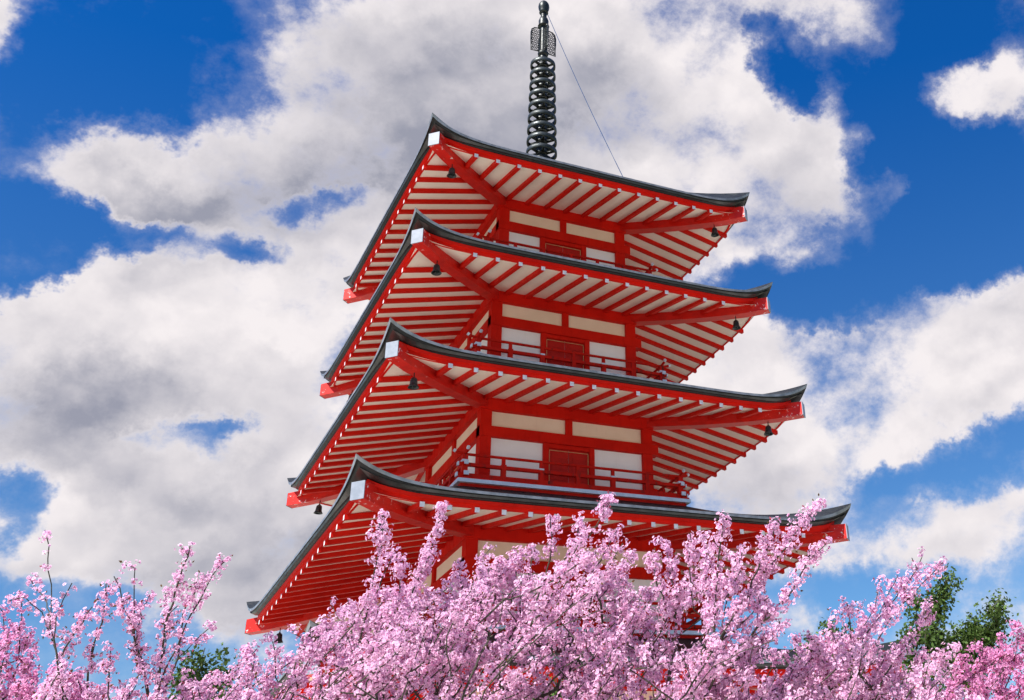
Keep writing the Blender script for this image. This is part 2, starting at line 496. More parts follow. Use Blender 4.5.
TS = [i / 24 for i in range(-24, 25)]
TS = sorted(set([math.copysign(1 - (1 - abs(t)) ** 1.5, t) for t in TS]))
rest_rafters = MB()
for i in range(5):
    zt, w, b, = ZT[i], WR[i], BW[i]
    ze = zt - .42
    # --- roof skin
    if i == 0: hi, zi = .34, zt + 2.02
    else: hi, zi = BW[i - 1] + .52, ZT[i - 1] - 2.10
    mb = MB()
    ns = 14
    for side in range(4):
        q = MB()
        rows = []
        prof = [(.22, .15), (.055, .118), (.045, .105), (.012, .098), (.0, .062), (.022, .057), (.022, .050), (-.012, .046), (-.012, .0)]
        for e, dz in prof:
            row = []
            for t in TS:
                k = abs(t) ** 8
                # the lower edge lifts less than the upper, so the black band deepens to the corner
                z = ze + k * (.42 - (.17 if dz > .09 else .12 if dz > .052 else .03 if dz > 0 else 0)) - dz
                e2 = e + k * (.28 if dz > .11 else .25 if dz > .09 else .07 if dz > .052 else .02 if dz > .03 else 0)
                row.append((t * (w - e2), -(w - e2), z))
            rows.append(row)
        for j in range(1, ns + 1):
            s = j / ns
            h = w * (1 - s) + hi * s
            row = []
            for t in TS:
                k = abs(t) ** (8 - 3 * s) * (1 - s) ** 2.2
                row.append((t * h, -h, ze + (zi - ze) * ((.62 * s + .38 * s * s) if i else (.66 * s + .34 * s ** 2)) + .42 * k))
            rows.append(row)
        n = len(TS)
        for row in rows: q.v += row
        for a in range(len(rows) - 1):
            for c in range(n - 1):
                q.f.append([a * n + c, a * n + c + 1, (a + 1) * n + c + 1, (a + 1) * n + c]); q.m.append(2 if a == 7 else 1 if a in (3, 6) else 0)
        mb.merge(q.rot4(side))
    roof = P(mb, 'roof', [ROOF, EDGE, LIP], pagoda)
    # --- red boards under the roof edge
    mb = MB()
    for side in range(4):
        q = MB()
        prof = [(.30, .50), (.085, .53), (.085, .598), (.135, .600), (.135, .655), (.17, .655), (.17, .56)]
        n = len(TS)
        for e, dz in prof:
            q.v += [(t * (w - e - .17 * abs(t) ** 8), -(w - e - .17 * abs(t) ** 8), zt - dz + (.24 if dz < .6 else .22 if dz < .65 else .19) * abs(t) ** 8) for t in TS]
        for a in range(len(prof) - 1):
            for c in range(n - 1):
                q.f.append([a * n + c, (a + 1) * n + c, (a + 1) * n + c + 1, a * n + c + 1]); q.m.append(0)
        mb.merge(q.rot4(side))
    P(mb, 'fascia', RED, roof)
    # --- soffit boards
    mb = MB()
    h0, h1 = b - .12, w - .17
    z0, z1 = zt - .10, zt - .640
    sof = lambda h: z0 + (z1 - z0) * (h - h0) / (h1 - h0)
    for side in range(4):
        q = MB()
        ts = [k / 20 for k in range(-20, 21)]
        for a in range(9):
            s = a / 8
            h = h0 + (h1 - h0) * s
            q.v += [(t * h, -h, sof(h) + .16 * abs(t) ** 8 * s * s) for t in ts]
        n = len(ts)
        for a in range(8):
            for c in range(n - 1):
                q.f.append([a * n + c, a * n + c + 1, (a + 1) * n + c + 1, (a + 1) * n + c]); q.m.append(0)
        mb.merge(q.rot4(side))
    P(mb, 'soffit', SOFFIT, roof)
    # --- rafters with white painted ends
    for side in range(4):
        for k in range(-NR[i], NR[i] + 1):
            x = k * SP + random.uniform(-.006, .006)
            ha = max(b + .02, abs(x) + .09)
            hb = w - .125 + random.uniform(-.006, .006)
            t = abs(x) / hb
            q = MB()
            q.beam((x, -ha, sof(ha) + .004), (x, -hb, sof(hb) + .16 * t ** 8 + .004), .078, .082, 1)
            q.rot4(side)
            single = (side == 0 and i < 4) or (side == 1 and (i in (2, 3) or (i == 1 and k >= -3)))
            if single: P(q, 'rafter', [RED, WHITE_END], roof)
            else: rest_rafters.merge(q)
    # --- hip beams
    for side in range(4):
        q = MB()
        d = w - .09
        n_seg = 6
        pts = []
        for s in range(n_seg + 1):
            f = s / n_seg
            h = b + (d - b) * f
            pts.append(Vector((-h, -h, zt - .04 - .40 * f + .035 * (f ** 4) - .04 * math.sin(f * math.pi))))
        sdv = Vector((1, -1, 0)).normalized() * .11
        for s, p in enumerate(pts):
            ht = .30 if s < n_seg else .275
            o = q.add([p + sdv, p - sdv, p - sdv - Vector((0, 0, ht)), p + sdv - Vector((0, 0, ht))], [])
            for c in range(4): q.wear[o + c] = max(0, (s / n_seg - .55) / .45)
        for s in range(n_seg):
            for c in range(4):
                q.f.append([s * 4 + c, s * 4 + 4 + c, s * 4 + 4 + (c + 1) % 4, s * 4 + (c + 1) % 4]); q.m.append(0)
        q.f.append([3, 2, 1, 0]); q.m.append(0)
        q.f.append([n_seg * 4 + c for c in range(4)]); q.m.append(0)
        # the painted cap on the beam's end
        e = pts[-1]
        dr = Vector((-1, -1, 0)).normalized()
        q2 = MB()
        sd2 = sdv * 1.03
        for off in (-.004, .012):
            p = e + dr * off + Vector((0, 0, .004))
            q2.add([p + sd2, p - sd2, p - sd2 - Vector((0, 0, .283)), p + sd2 - Vector((0, 0, .283))], [])
        for c in range(4):
            q2.f.append([c, 4 + c, 4 + (c + 1) % 4, (c + 1) % 4]); q2.m.append(0)
        q2.f.append([4, 5, 6, 7]); q2.m.append(0)
        hipw = q.wear
        q.rot4(side); q2.rot4(side)
        P(q, 'hip_beam', WORN, roof)
        P(q2, 'beam_cap', CAP, roof)

    # --- storey: walls, columns, beams
    deck = zt - 1.97 if i < 4 else GZ + .45
    mb = MB()
    c = b + .035
    mb.box(-c, c, -c, c, deck - .25, zt - .83)
    c2 = b + .033
    mb.box(-c2, c2, -c2, c2, zt - .83, zt - .08, 1)
    wall = P(mb, 'wall', [PLASTER, CREAM], pagoda)
    for sx, sy in ((-1, -1), (1, -1), (1, 1), (-1, 1)):
        q = MB()
        q.box(sx * b - .11, sx * b + .11, sy * b - .11, sy * b + .11, deck - .2, zt - .16)
        P(q, 'column', RED, wall)
    for side in range(4):
        dz = .004 * (side % 2)
        q = MB()
        ext, ext2 = (.125, .24) if side % 2 == 0 else (.105, .105)
        q.box(-b - ext, b + ext2, -b - .125, -b + .08, zt - .94 + dz, zt - .73 + dz)
        P(q.rot4(side), 'tie_beam', RED, wall)
        q = MB()
        ext = .135 if side % 2 == 0 else .10
        q.box(-b - ext, b + ext, -b - .140, -b + .12, zt - .40 + dz, zt - .10 + dz)
        P(q.rot4(side), 'head_beam', RED, wall)
        q = MB()
        q.box(-.07, .07, -b - .085, -b + .02, zt - .735, zt - .395)
        P(q.rot4(side), 'frieze_post', RED, wall)
        q = MB()
        q.box(-b + .1, b - .1, -b - .09, -b + .02, deck - .1, deck + .09)
        P(q.rot4(side), 'sill_beam', RED, wall)
        # door between two posts
        dh = zt - .942
        q = MB()
        for sx in (-1, 1): q.box(sx * .48 - .055, sx * .48 + .055, -b - .095, -b + .02, deck + .08, dh)
        q.box(-.423, .423, -b - .088, -b + .02, dh - .085, dh - .003)
        door = P(q.rot4(side), 'door', RED, pagoda)
        for sx in (-1, 1):
            q = MB()
            x0, x1 = (.004, .422) if sx > 0 else (-.422, -.004)
            q.box(x0, x1, -b - .05, -b + .02, deck + .09, dh - .088)
            # two raised panels and the faint slats of the upper panel
            zz0, zz1 = deck + .2, dh - .17
            for k in range(6):
                za = zz0 + (zz1 - zz0) * k / 6
                q.box(x0 + .07, x1 - .07, -b - .058, -b - .051, za + .012, za + (zz1 - zz0) / 6 - .012)
            P(q.rot4(side), 'door_leaf', RED_DULL, door)
        q = MB()
        gx, gz = .405, dh - .125
        q.box(-gx, gx, -b - .070, -b - .060, gz - .004, gz + .004)
        for sx in (-1, 1): q.box(sx * gx - .004, sx * gx + .004, -b - .070, -b - .060, deck + .12, gz - .008)
        P(q.rot4(side), 'door_trim', GOLD, door)

    # --- balcony with railing
    hb = b + .63 if i < 4 else b + 1.4
    mb = MB()
    mb.box(-hb, hb, -hb, hb, deck - .035, deck + .0)
    mb.box(-hb - .02, hb + .02, -hb - .02, hb + .02, deck - .105, deck - .036, 1)
    hj = hb - .05
    mb.box(-hj, hj, -hj, hj, deck - .24, deck - .106, 0)
    hk = hb - .16
    mb.box(-hk, hk, -hk, hk, (deck - .38) if i < 4 else GZ - .1, deck - .241, 2)
    balcony = P(mb, 'balcony', [RED, FLASH, ROOF if i < 4 else STONE], pagoda)
    if i == 4: continue
    hr = b + .50
    zr = deck
    for side in range(4):
        q = MB()
        o = .003 * (side % 2)
        L = hr + .14
        q.box(-L, L, -hr - .04, -hr + .04, zr + .035 + o, zr + .10 + o)
        q.box(-L + .02, L - .02, -hr - .032, -hr + .032, zr + .245 + o, zr + .305 + o)
        xs = [-L - .06, -L, -hr, -hr * .5, 0, hr * .5, hr, L, L + .06]
        q.tube([(x, -hr, zr + .47 + o * 3 + (.06 if abs(x) > L else .025 if abs(x) > hr else 0)) for x in xs], .028, 8)
        # metal caps at the rail ends
        for sx in (-1, 1):
            q.box(sx * L - .012, sx * L + .012, -hr - .046, -hr + .046, zr + .03 + o, zr + .106 + o, 1)
            q.box(sx * (L - .02) - .012, sx * (L - .02) + .012, -hr - .038, -hr + .038, zr + .239 + o, zr + .311 + o, 1)
            q.tube([(sx * (L + .03), -hr, zr + .47 + .042 + o * 3), (sx * (L + .07), -hr, zr + .47 + .066 + o * 3)], .033, 8, 1)
        P(q.rot4(side), 'railing', [RAIL, FLASH], balcony)
        npst = 7
        for k in range(npst):
            x = -hr + 2 * hr * k / (npst - 1)
            q = MB()
            if k == 0:
                q.box(x - .05, x + .05, -hr - .05, -hr + .05, zr + .002, zr + .455)
                q.box(x - .056, x + .056, -hr - .056, -hr + .056, zr + .31, zr + .355, 1)
            elif k < npst - 1:
                q.box(x - .042, x + .042, -hr - .043, -hr + .043, zr + .002, zr + .25)
                q.box(x - .085, x + .085, -hr - .048, -hr + .048, zr + .002, zr + .042)
                q.box(x - .03, x + .03, -hr - .026, -hr + .026, zr + .25, zr + .45)
                q.box(x - .048, x + .048, -hr - .038, -hr + .038, zr + .30, zr + .33, 1 if k in (2, 4) else 0)
            else: continue
            P(q.rot4(side), 'post', [RAIL, FLASH], balcony)
rest_rafters = P(rest_rafters, 'rafter', [RED, WHITE_END], pagoda)
rest_rafters['kind'] = 'stuff'

# --- spire
mb = MB()
zb = ZT[0] + 1.98
zb -= .12
mb.box(-.26, .26, -.26, .26, zb - .35, zb + .12)
mb.box(-.30, .30, -.30, .30, zb + .121, zb + .17)
mb.lathe((0, 0, zb), [(.28, .171), (.27, .24), (.24, .33), (.10, .37)], 24)
spire = P(mb, 'spire', BRONZE, pagoda)
mb = MB()
mb.lathe((0, 0, 0), [(.12, 12.3), (.10, 15.5), (.085, 15.9), (.08, 16.75), (.075, 17.25)], 16)
P(mb, 'mast', BRONZE, spire, True)
for k in range(9):
    z = 12.665 + .3425 * k
    rad = .372 - .0072 * k
    mb = MB()
    # outer band, hub and eight spokes
    hb2 = .056
    mb.lathe((0, 0, z), [(rad + .002, -hb2), (rad + .004, 0), (rad - .002, hb2), (rad - .012, hb2 + .006), (rad - .05, hb2 + .002), (rad - .045, 0), (rad - .04, -hb2 + .004), (rad - .008, -hb2 - .004)], 40, 0, True)
    mb.lathe((0, 0, z), [(.13, -.07), (.15, 0), (.13, .07), (.06, .07), (.06, -.07)], 20, 1, True)
    for a in range(6):
        t = a * math.pi / 3 + .35
        c, s_ = math.cos(t), math.sin(t)
        mb.tube([(.12 * c, .12 * s_, z - .01), ((rad - .03) * c, (rad - .03) * s_, z)], [.045, .028], 6, 1)
    P(mb, 'ring', [BRONZE_L, BRONZE], spire, True)
for a in range(4):
    # openwork flame plates
    mb = MB()
    t = a * math.pi / 2
    ax = Vector((math.cos(t), math.sin(t), 0))
    pt = lambda x, z: ax * x + Vector((0, 0, z))
    out_ = [(.09, 15.86), (.33, 15.84), (.335, 16.2), (.335, 16.42), (.31, 16.53), (.25, 16.60), (.16, 16.62), (.10, 16.60), (.09, 15.86)]
    mb.tube([pt(x, z) for x, z in out_], .017, 6)
    for j in range(9):
        for m_ in range(3):
            x = .135 + .07 * m_ + (.0 if j % 2 else .02)
            z = 15.92 + .076 * j
            if z > 16.53 and x > .24: continue
            mb.tube([pt(x + .03 * math.cos(q_), z + .036 * math.sin(q_)) for q_ in [v * math.pi / 3 for v in range(7)]], .010, 5)
    mb.tube([pt(.30, 15.86), pt(.305, 16.45)], .008, 5)
    P(mb, 'flame_plate', BRONZE, spire)
mb = MB()
mb.lathe((0, 0, 15.80), [(.02, -.08), (.12, -.07), (.14, 0), (.11, .07), (.02, .09)], 16)
P(mb, 'collar', BRONZE, spire, True)
mb = MB()
mb.lathe((0, 0, 16.88), [(.06, -.17), (.15, -.155), (.13, -.11), (.125, -.04), (.13, .03), (.105, .11), (.06, .16)], 18)
P(mb, 'ball', BRONZE, spire, True)
mb = MB()
mb.lathe((0, 0, 17.38), [(.07, -.20), (.12, -.185), (.11, -.13), (.135, -.06), (.145, .02), (.135, .10), (.10, .17), (.05, .22), (.004, .27)], 18)
P(mb, 'jewel', BRONZE, spire, True)

# --- lightning conductor wire from the spire to the top roof's edge
mb = MB()
a_, b_ = Vector((.09, -.06, 17.12)), Vector((.62, -3.30, 10.06))
pts = [a_.lerp(b_, s / 12) - Vector((0, 0, .10 * math.sin(math.pi * s / 12))) for s in range(13)]
pts = [p - a_ for p in pts]
mb.tube(pts, .008, 6)
wire = mb.build('cable', WIRE, loc=a_)
tag(wire, 'thin blue cable slanting from the spire to the top roof', 'cable')

# --- wind bells under the roof corners
STO = ['top', 'second highest', 'third highest', 'lowest fully visible']
CRN = {0: 'front corner', 1: 'left corner', 3: 'right corner'}


def make_bell():
    root = empty('wind_bell')
    q = MB()
    q.lathe((0, 0, -.10), [(.004, .002), (.045, 0), (.068, -.03), (.074, -.09), (.080, -.15), (.105, -.195), (.112, -.21), (.098, -.21), (.07, -.15), (.06, -.04), (.004, -.02)], 18)
    q.build('bell_body', BRONZE_L, root, True)
    q = MB()
    q.tube([(0, 0, .02), (0, 0, -.10)], .011, 6)
    q.lathe((0, 0, -.085), [(.012, .02), (.026, 0), (.012, -.02)], 8)
    q.build('hanger', BRONZE, root)
    q = MB()
    q.tube([(0, 0, -.12), (0, 0, -.27)], .007, 5)
    q.lathe((0, 0, -.275), [(.004, .03), (.03, .01), (.03, -.015), (.004, -.03)], 10)
    q.build('clapper', BRONZE, root)
    return root


proto = make_bell()
first = True
for i in range(4):
    for side in (0, 1, 3):
        if i == 0 and side == 1: pass
        d = WR[i] - .62
        bx, by = {0: (-d, -d), 1: (-d, d), 3: (d, -d)}[side]
        f = (d - BW[i]) / (WR[i] - .10 - BW[i])
        zz = ZT[i] - .04 - .40 * f - .04 * math.sin(f * math.pi) - .30
        if first: o = proto; first = False
        else:
            o = proto.copy(); COL.objects.link(o)
            for ch in list(proto.children):
                c = ch.copy(); COL.objects.link(c); c.parent = o
        o.location = (bx, by, zz)
        o.scale = (.85,) * 3
        o.rotation_euler = (R(random.uniform(-4, 4)), R(random.uniform(-4, 4)), random.random() * 6)
        tag(o, 'small dark bronze bell hanging under the %s of the %s roof' % (CRN[side], STO[i]), 'wind bell', 'wind bells under the roof corners')


# ------------------------------------------------------------------ trees
class Tree:
    """a branching skeleton grown towards a set of tip points, then skinned"""
    def __init__(s, base, crotch, seed, lean=0.5):
        s.rng = np.random.default_rng(seed)
        s.p = []; s.par = []; s.dist = []; s.fl = []
        base, crotch = np.array(base), np.array(crotch)
        for k in range(7):
            t = k / 6
            j = s.rng.normal(0, .02, 3) * (0 < k < 6)
            s.node(base * (1 - t) + crotch * t + j, k - 1)
        s.lean = lean
        s.trunk_n = 7
    def node(s, p, par, fl=0):
        s.p.append(np.array(p, float)); s.par.append(par)
        s.dist.append(0 if par < 0 else s.dist[par] + np.linalg.norm(s.p[-1] - s.p[par]))
        s.fl.append(fl)
        return len(s.p) - 1
    def attach(s, tip, step=.09, fl_from=.35, sag=.12):
        A = np.array(s.p[3:])
        d = tip - A
        L = np.linalg.norm(d, axis=1) + 1e-6
        up_ = d[:, 2] / L
        cost = L + .40 * np.array(s.dist[3:]) + np.where(up_ < .25, (.25 - up_) * L * 2.0, 0)
        j = int(np.argmin(cost)) + 3
        return s.grow(j, tip, step, fl_from, sag)
    def grow(s, j, tip, step=.09, fl_from=.35, sag=.12):
        a = s.p[j]
        L = np.linalg.norm(tip - a)
        n = max(1, int(L / step))
        side = s.rng.normal(0, 1, 3); side[2] = -abs(side[2]) * .6
        par = j
        for k in range(1, n + 1):
            t = k / n
            q = a * (1 - t) + tip * t + side * sag * .5 * L * t * (1 - t) + s.rng.normal(0, .006, 3) * (k < n)
            par = s.node(q, par, 1 if t > fl_from or n == 1 else 0)
        return par
    def radii(s, tipr, e=2.25, rmax=.2):
        n = len(s.p)
        acc = np.zeros(n)
        for k in range(n - 1, -1, -1):
            if acc[k] == 0: acc[k] = tipr ** e
            if s.par[k] >= 0: acc[s.par[k]] += acc[k] * (1.0)
        # a chain must not grow just by its number of nodes: keep only branching sums
        ch = [[] for _ in range(n)]
        for k in range(n):
            if s.par[k] >= 0: ch[s.par[k]].append(k)
        r = np.zeros(n)
        for k in range(n - 1, -1, -1):
            r[k] = tipr if not ch[k] else min(rmax, (sum(r[c] ** e for c in ch[k])) ** (1 / e) * 1.004)
        s.r = r; s.ch = ch
        return r
    def skin(s, name, mat, parent, tipr=.0032, rmax=.13):
        s.radii(tipr, rmax=rmax)
        tr, br = MB(), MB()
        # chains: follow the thickest child
        start = [(0, -1)]
        while start:
            k, par = start.pop()
            ch = [k] if par < 0 else [par, k]
            while s.ch[ch[-1]]:
                c = sorted(s.ch[ch[-1]], key=lambda q: -s.r[q])
                for o in c[1:]: start.append((o, ch[-1]))
                ch.append(c[0])
                if len(ch) > 400: break
            rad = [s.r[q] for q in ch]
            if par >= 0: rad[0] = rad[1]
            pts = [Vector(s.p[q]) for q in ch]
            dst = br
            if par < 0:
                m = min(s.trunk_n, len(pts))
                tr.tube(pts[:m], [x * (1.35 if q == 0 else 1) for q, x in enumerate(rad[:m])], 10)
                pts, rad = pts[m - 1:], rad[m - 1:]
                if len(pts) < 2: continue
            dst.tube(pts, rad, 7 if max(rad) > .02 else 5 if max(rad) > .006 else 4, caps=False)
        t = tr.build('trunk', mat, parent, True)
        o = br.build('branches', mat, parent, True)
        b0 = parent.location
        for ob in (t, o): ob.data.transform(Matrix.Translation(-b0))


def quad_mesh(name, V, C, mat, parent):
    """V (n,4,3) quads, C (n,4,3) colours"""
    n = len(V)
    me = bpy.data.meshes.new(name)
    me.vertices.add(n * 4)
    b0 = np.array(parent.location)
    me.vertices.foreach_set('co', (V.reshape(-1, 3) - b0).astype(np.float32).ravel())
    me.loops.add(n * 4)
    me.loops.foreach_set('vertex_index', np.arange(n * 4, dtype=np.int32))
    me.polygons.add(n)
    me.polygons.foreach_set('loop_start', np.arange(0, n * 4, 4, dtype=np.int32))
    me.polygons.foreach_set('loop_total', np.full(n, 4, dtype=np.int32))
    ca = me.color_attributes.new('tone', 'FLOAT_COLOR', 'POINT')
    c4 = np.ones((n * 4, 4), np.float32)
    c4[:, :3] = C.reshape(-1, 3)
    ca.data.foreach_set('color', c4.ravel())
    me.materials.append(mat)
    me.update(calc_edges=True)
    o = bpy.data.objects.new(name, me)
    COL.objects.link(o)
    o.parent = parent
    return o


def frames(nv, rg):
    nv = nv / np.linalg.norm(nv, axis=1, keepdims=True)
    h = rg.normal(0, 1, nv.shape)
    a = np.cross(nv, h); a /= np.linalg.norm(a, axis=1, keepdims=True)
    return nv, a, np.cross(nv, a)


def flowers(P_, N_, rg, size, c_in, c_out, var=.12):
    """five-petalled blossoms at P_ facing N_: five cupped petals and a dark calyx each"""
    n = len(P_)
    nv, a, b = frames(N_, rg)
    r = size * rg.uniform(.75, 1.2, n)
    cup = rg.uniform(.05, .75, n)
    ph = rg.uniform(0, 6.28, n)
    tone = 1 + rg.normal(0, var, (n, 1))
    hue = rg.uniform(0, 1, (n, 1))
    ci = np.array(c_in) * tone
    co = (np.array(c_out) * hue + np.array([min(1, c_out[0] * 1.04), c_out[1] * .84, c_out[2] * .95]) * (1 - hue)) * np.clip(tone, .8, 1.12)
    V = np.zeros((n, 6, 4, 3)); Cc = np.zeros((n, 6, 4, 3))
    for k in range(5):
        th = ph + k * 2 * np.pi / 5 + rg.normal(0, .08, n)
        d = np.cos(th)[:, None] * a + np.sin(th)[:, None] * b
        s = -np.sin(th)[:, None] * a + np.cos(th)[:, None] * b
        cu = cup + rg.normal(0, .12, n)
        rr = r[:, None]
        V[:, k, 0] = P_
        V[:, k, 1] = P_ + d * rr * .66 - s * rr * .50 + nv * (rr * (.15 + .42 * cu[:, None]))
        V[:, k, 2] = P_ + d * rr * (1.0 - .25 * cu[:, None]) + nv * (rr * (.05 + .62 * cu[:, None]))
        V[:, k, 3] = P_ + d * rr * .66 + s * rr * .50 + nv * (rr * (.15 + .42 * cu[:, None]))
        Cc[:, k, 0] = ci
        Cc[:, k, 1] = co; Cc[:, k, 2] = co; Cc[:, k, 3] = co
    # calyx and stalk behind the flower
    th = ph
    d = np.cos(th)[:, None] * a + np.sin(th)[:, None] * b
    rr = r[:, None]
    V[:, 5, 0] = P_ + d * rr * .16
    V[:, 5, 1] = P_ - nv * rr * .95 + d * rr * .03
    V[:, 5, 2] = P_ - nv * rr * 1.0 - d * rr * .03
    V[:, 5, 3] = P_ - d * rr * .16
    Cc[:, 5] = (np.array([.20, .035, .045]) * rg.uniform(.5, 1.3, (n, 1)))[:, None, :]
    return V.reshape(-1, 4, 3), np.clip(Cc.reshape(-1, 4, 3), 0, 1)


def buds(P_, N_, rg, size, c):
    n = len(P_)
    nv, a, b = frames(N_, rg)
    r = (size * rg.uniform(.5, 1.0, n))[:, None]
    V = np.zeros((n, 2, 4, 3)); Cc = np.zeros((n, 2, 4, 3))
    for k, s in enumerate((a, b)):
        V[:, k, 0] = P_ - nv * r * .4
        V[:, k, 1] = P_ + s * r * .38 + nv * r * .2
        V[:, k, 2] = P_ + nv * r
        V[:, k, 3] = P_ - s * r * .38 + nv * r * .2
        Cc[:, k] = (np.array(c) * rg.uniform(.6, 1.25, (n, 1)))[:, None, :]
    return V.reshape(-1, 4, 3), np.clip(Cc.reshape(-1, 4, 3), 0, 1)


PINK_IN, PINK_OUT = (.60, .24, .42), (.885, .695, .86)


def cherry(label, base_px, dist, profile, n_fill, shoots, seed, spread=.9, per=1.0, inner=PINK_IN, outer=PINK_OUT, low=790, angle=62, clus=(5, 11), crad=.036, size=.0126, budf=.25):
    """profile: the crown's top edge as picture points; shoots: branches seen one by one"""
    rg = np.random.default_rng(seed)
    bx = at(base_px, 690, dist)
    gz = ground_z(bx.x, bx.y)
    root = empty('cherry_tree', (bx.x, bx.y, gz))
    tag(root, label, 'cherry tree', 'cherry trees in blossom before the pagoda')
    cro = np.array((bx.x, bx.y, gz)) + np.array((rg.uniform(-.1, .1), rg.uniform(-.1, .1), max(.7, (at(base_px, 850, dist).z - gz) * .8)))
    T = Tree((bx.x, bx.y, gz), cro, seed)
    xs = [p[0] for p in profile]; ys = [p[1] for p in profile]
    # first the long limbs below the picture, then shoots, then the fill
    tips, feet = [], []
    for k in range(n_fill):
        px = rg.uniform(xs[0], xs[-1])
        top = np.interp(px, xs, ys)
        f = rg.random() ** 1.15
        py = top + 6 + (low - top) * f
        d0 = dist + rg.normal(0, .45) * spread
        an = R(angle + rg.normal(0, 17))
        ln = rg.uniform(55, 125) * (1 if f > .12 else .8)
        tips.append((px, py, d0))
        feet.append((px - math.cos(an) * ln, py + math.sin(an) * ln, d0 + rg.normal(0, .12)))
    w3 = lambda t: np.array(at(*t))
    order = sorted(range(n_fill), key=lambda k: np.linalg.norm(w3(feet[k]) - cro))
    for k in range(7):                      # scaffold limbs below the picture
        t = w3(feet[order[int(n_fill * (.2 + .1 * k))]])
        T.attach(cro + (t - cro) * .65, .12, 2, .2)

    def spray(k):
        par = T.attach(w3(feet[k]), .1, 2, .15)
        s0 = len(T.p)
        mid = tuple((a + b) / 2 for a, b in zip(feet[k], tips[k]))
        par0 = T.grow(par, w3((mid[0] + rg.normal(0, 3), mid[1] + rg.normal(0, 3), mid[2])), .06, 2, .08)
        T.grow(par0, w3(tips[k]), .06, 2, .08)
        n = len(T.p) - s0
        for q in range(s0, len(T.p)): T.fl[q] = 0 if (q - s0) / n < .18 else rg.uniform(.7, 1.25)
        for q in range(s0 + n // 4, len(T.p) - 1, 3):      # short spurs
            if rg.random() < .75:
                d = rg.normal(0, 1, 3); d[2] = abs(d[2]) + .3
                e = T.p[q] + d / np.linalg.norm(d) * rg.uniform(.05, .14)
                T.grow(q, e, .05, .0, .05)

    for k in order[::3]: spray(k)
    for sh in shoots:
        d0 = dist + sh[0]; dens = sh[1]
        pts = [np.array(at(x, y, d0)) for k, (x, y) in enumerate(sh[2:])]
        dr = rg.normal(0, .25)
        cv = np.array(CAM)
        pts = [cv + (p - cv) * (1 + dr / d0 * k / max(1, len(pts) - 1)) for k, p in enumerate(pts[::-1])]   # now base -> tip
        par = T.attach(pts[0], .1, 2, .15)
        for k, p in enumerate(pts[1:]):
            s0 = len(T.p)
            par = T.grow(par, p, .06, 2, .10)
            for q in range(s0, len(T.p)):
                T.fl[q] = dens if (k + 1) / len(pts) > .3 else dens * .35
            if dens > .8:
                for q in range(s0, s0 + (len(T.p) - s0), 2):
                    if rg.random() < .6:
                        d = rg.normal(0, 1, 3); d[2] = abs(d[2]) + .2
                        T.grow(q, T.p[q] + d / np.linalg.norm(d) * rg.uniform(.04, .10), .05, .0, .05)
    for j, k in enumerate(order):
        if j % 3: spray(k)
    T.skin('branch', BARK, root)
    # blossoms in umbels along the flowering wood
    Ps, Ns = [], []
    bP, bN = [], []
    for k in range(1, len(T.p)):
        fl = T.fl[k]
        if not fl: continue
        a, b = T.p[T.par[k]], T.p[k]
        L = np.linalg.norm(b - a)
        m = rg.poisson(L / .023 * per * (fl if fl != 1 else 1.15))
        if not T.ch[k] and fl > .3: m += 2
        for q in range(m):
            t = rg.random()
            c = a * (1 - t) + b * t
            o = rg.normal(0, 1, 3); o[2] += .25; o /= np.linalg.norm(o)
            cc = c + o * rg.uniform(.012, .05) * (1.25 if fl > 1.2 else 1)
            nf = rg.integers(*clus)
            off = rg.normal(0, 1, (nf, 3)); off /= np.linalg.norm(off, axis=1, keepdims=True)
            off = off * (rg.random((nf, 1)) ** .4) * crad
            Ps.append(cc + off); Ns.append(off / crad + o * .7 + rg.normal(0, .25, (nf, 3)))
            if rg.random() < budf:
                bP.append(cc + o * .03); bN.append(o + rg.normal(0, .3, 3))
    Ps, Ns = np.concatenate(Ps), np.concatenate(Ns)
    V, Cc = flowers(Ps, Ns, rg, size, inner, outer)
    if bP:
        v2, c2 = buds(np.array(bP), np.array(bN), rg, .022, (.50, .10, .16))
        m = rg.random(len(v2) // 2) < .5
        c2[np.repeat(m, 2)] = np.array([.16, .09, .03])     # bronze young leaves
        V = np.concatenate([V, v2]); Cc = np.concatenate([Cc, c2])
    quad_mesh('blossoms', V, Cc, PETAL, root)
    print('cherry', label[:40], len(Ps), 'flowers', len(T.p), 'nodes')
    return root


cherry('sparse young cherry tree with separate upright twigs against the sky, left of the pagoda', 110, 8.6,
       [(-20, 640), (40, 650), (80, 655), (110, 640), (150, 650), (185, 655), (215, 690)], 75, [
    (-.3, .6, (45, 530), (49, 546), (48, 570), (51, 610), (54, 640), (58, 668), (70, 705)),
    (-.2, .55, (28, 576), (38, 590), (47, 603), (52, 622)),
    (-.3, .6, (72, 583), (63, 600), (56, 618), (54, 640)),
    (.0, 1.15, (8, 601), (25, 597), (42, 612), (52, 640)),
    (.1, 1.15, (135, 568), (134, 600), (135, 622), (142, 660), (149, 700)),
    (.0, 1.15, (190, 546), (183, 566), (175, 592), (165, 625), (160, 670), (156, 705)),
    (-.1, 1.15, (226, 560), (212, 576), (200, 600), (190, 616), (180, 640), (165, 670), (156, 700)),
    (.2, 1.15, (106, 584), (104, 610), (97, 635), (88, 672), (85, 710)),
    (.3, 1.15, (92, 607), (76, 630), (62, 656), (50, 690)),
    (.0, 1.15, (214, 624), (196, 640), (178, 658), (165, 690)),
    (.2, 1.15, (120, 588), (124, 610), (133, 632), (140, 660)),
    (.2, .6, (150, 595), (140, 610), (136, 630), (142, 655)),
    (.1, 1.15, (205, 575), (196, 590), (186, 606), (180, 640)),
    (.1, 1.15, (166, 590), (170, 612), (166, 640), (160, 670)),
], 21, .7, 1.0, angle=72, clus=(3, 7), crad=.028)
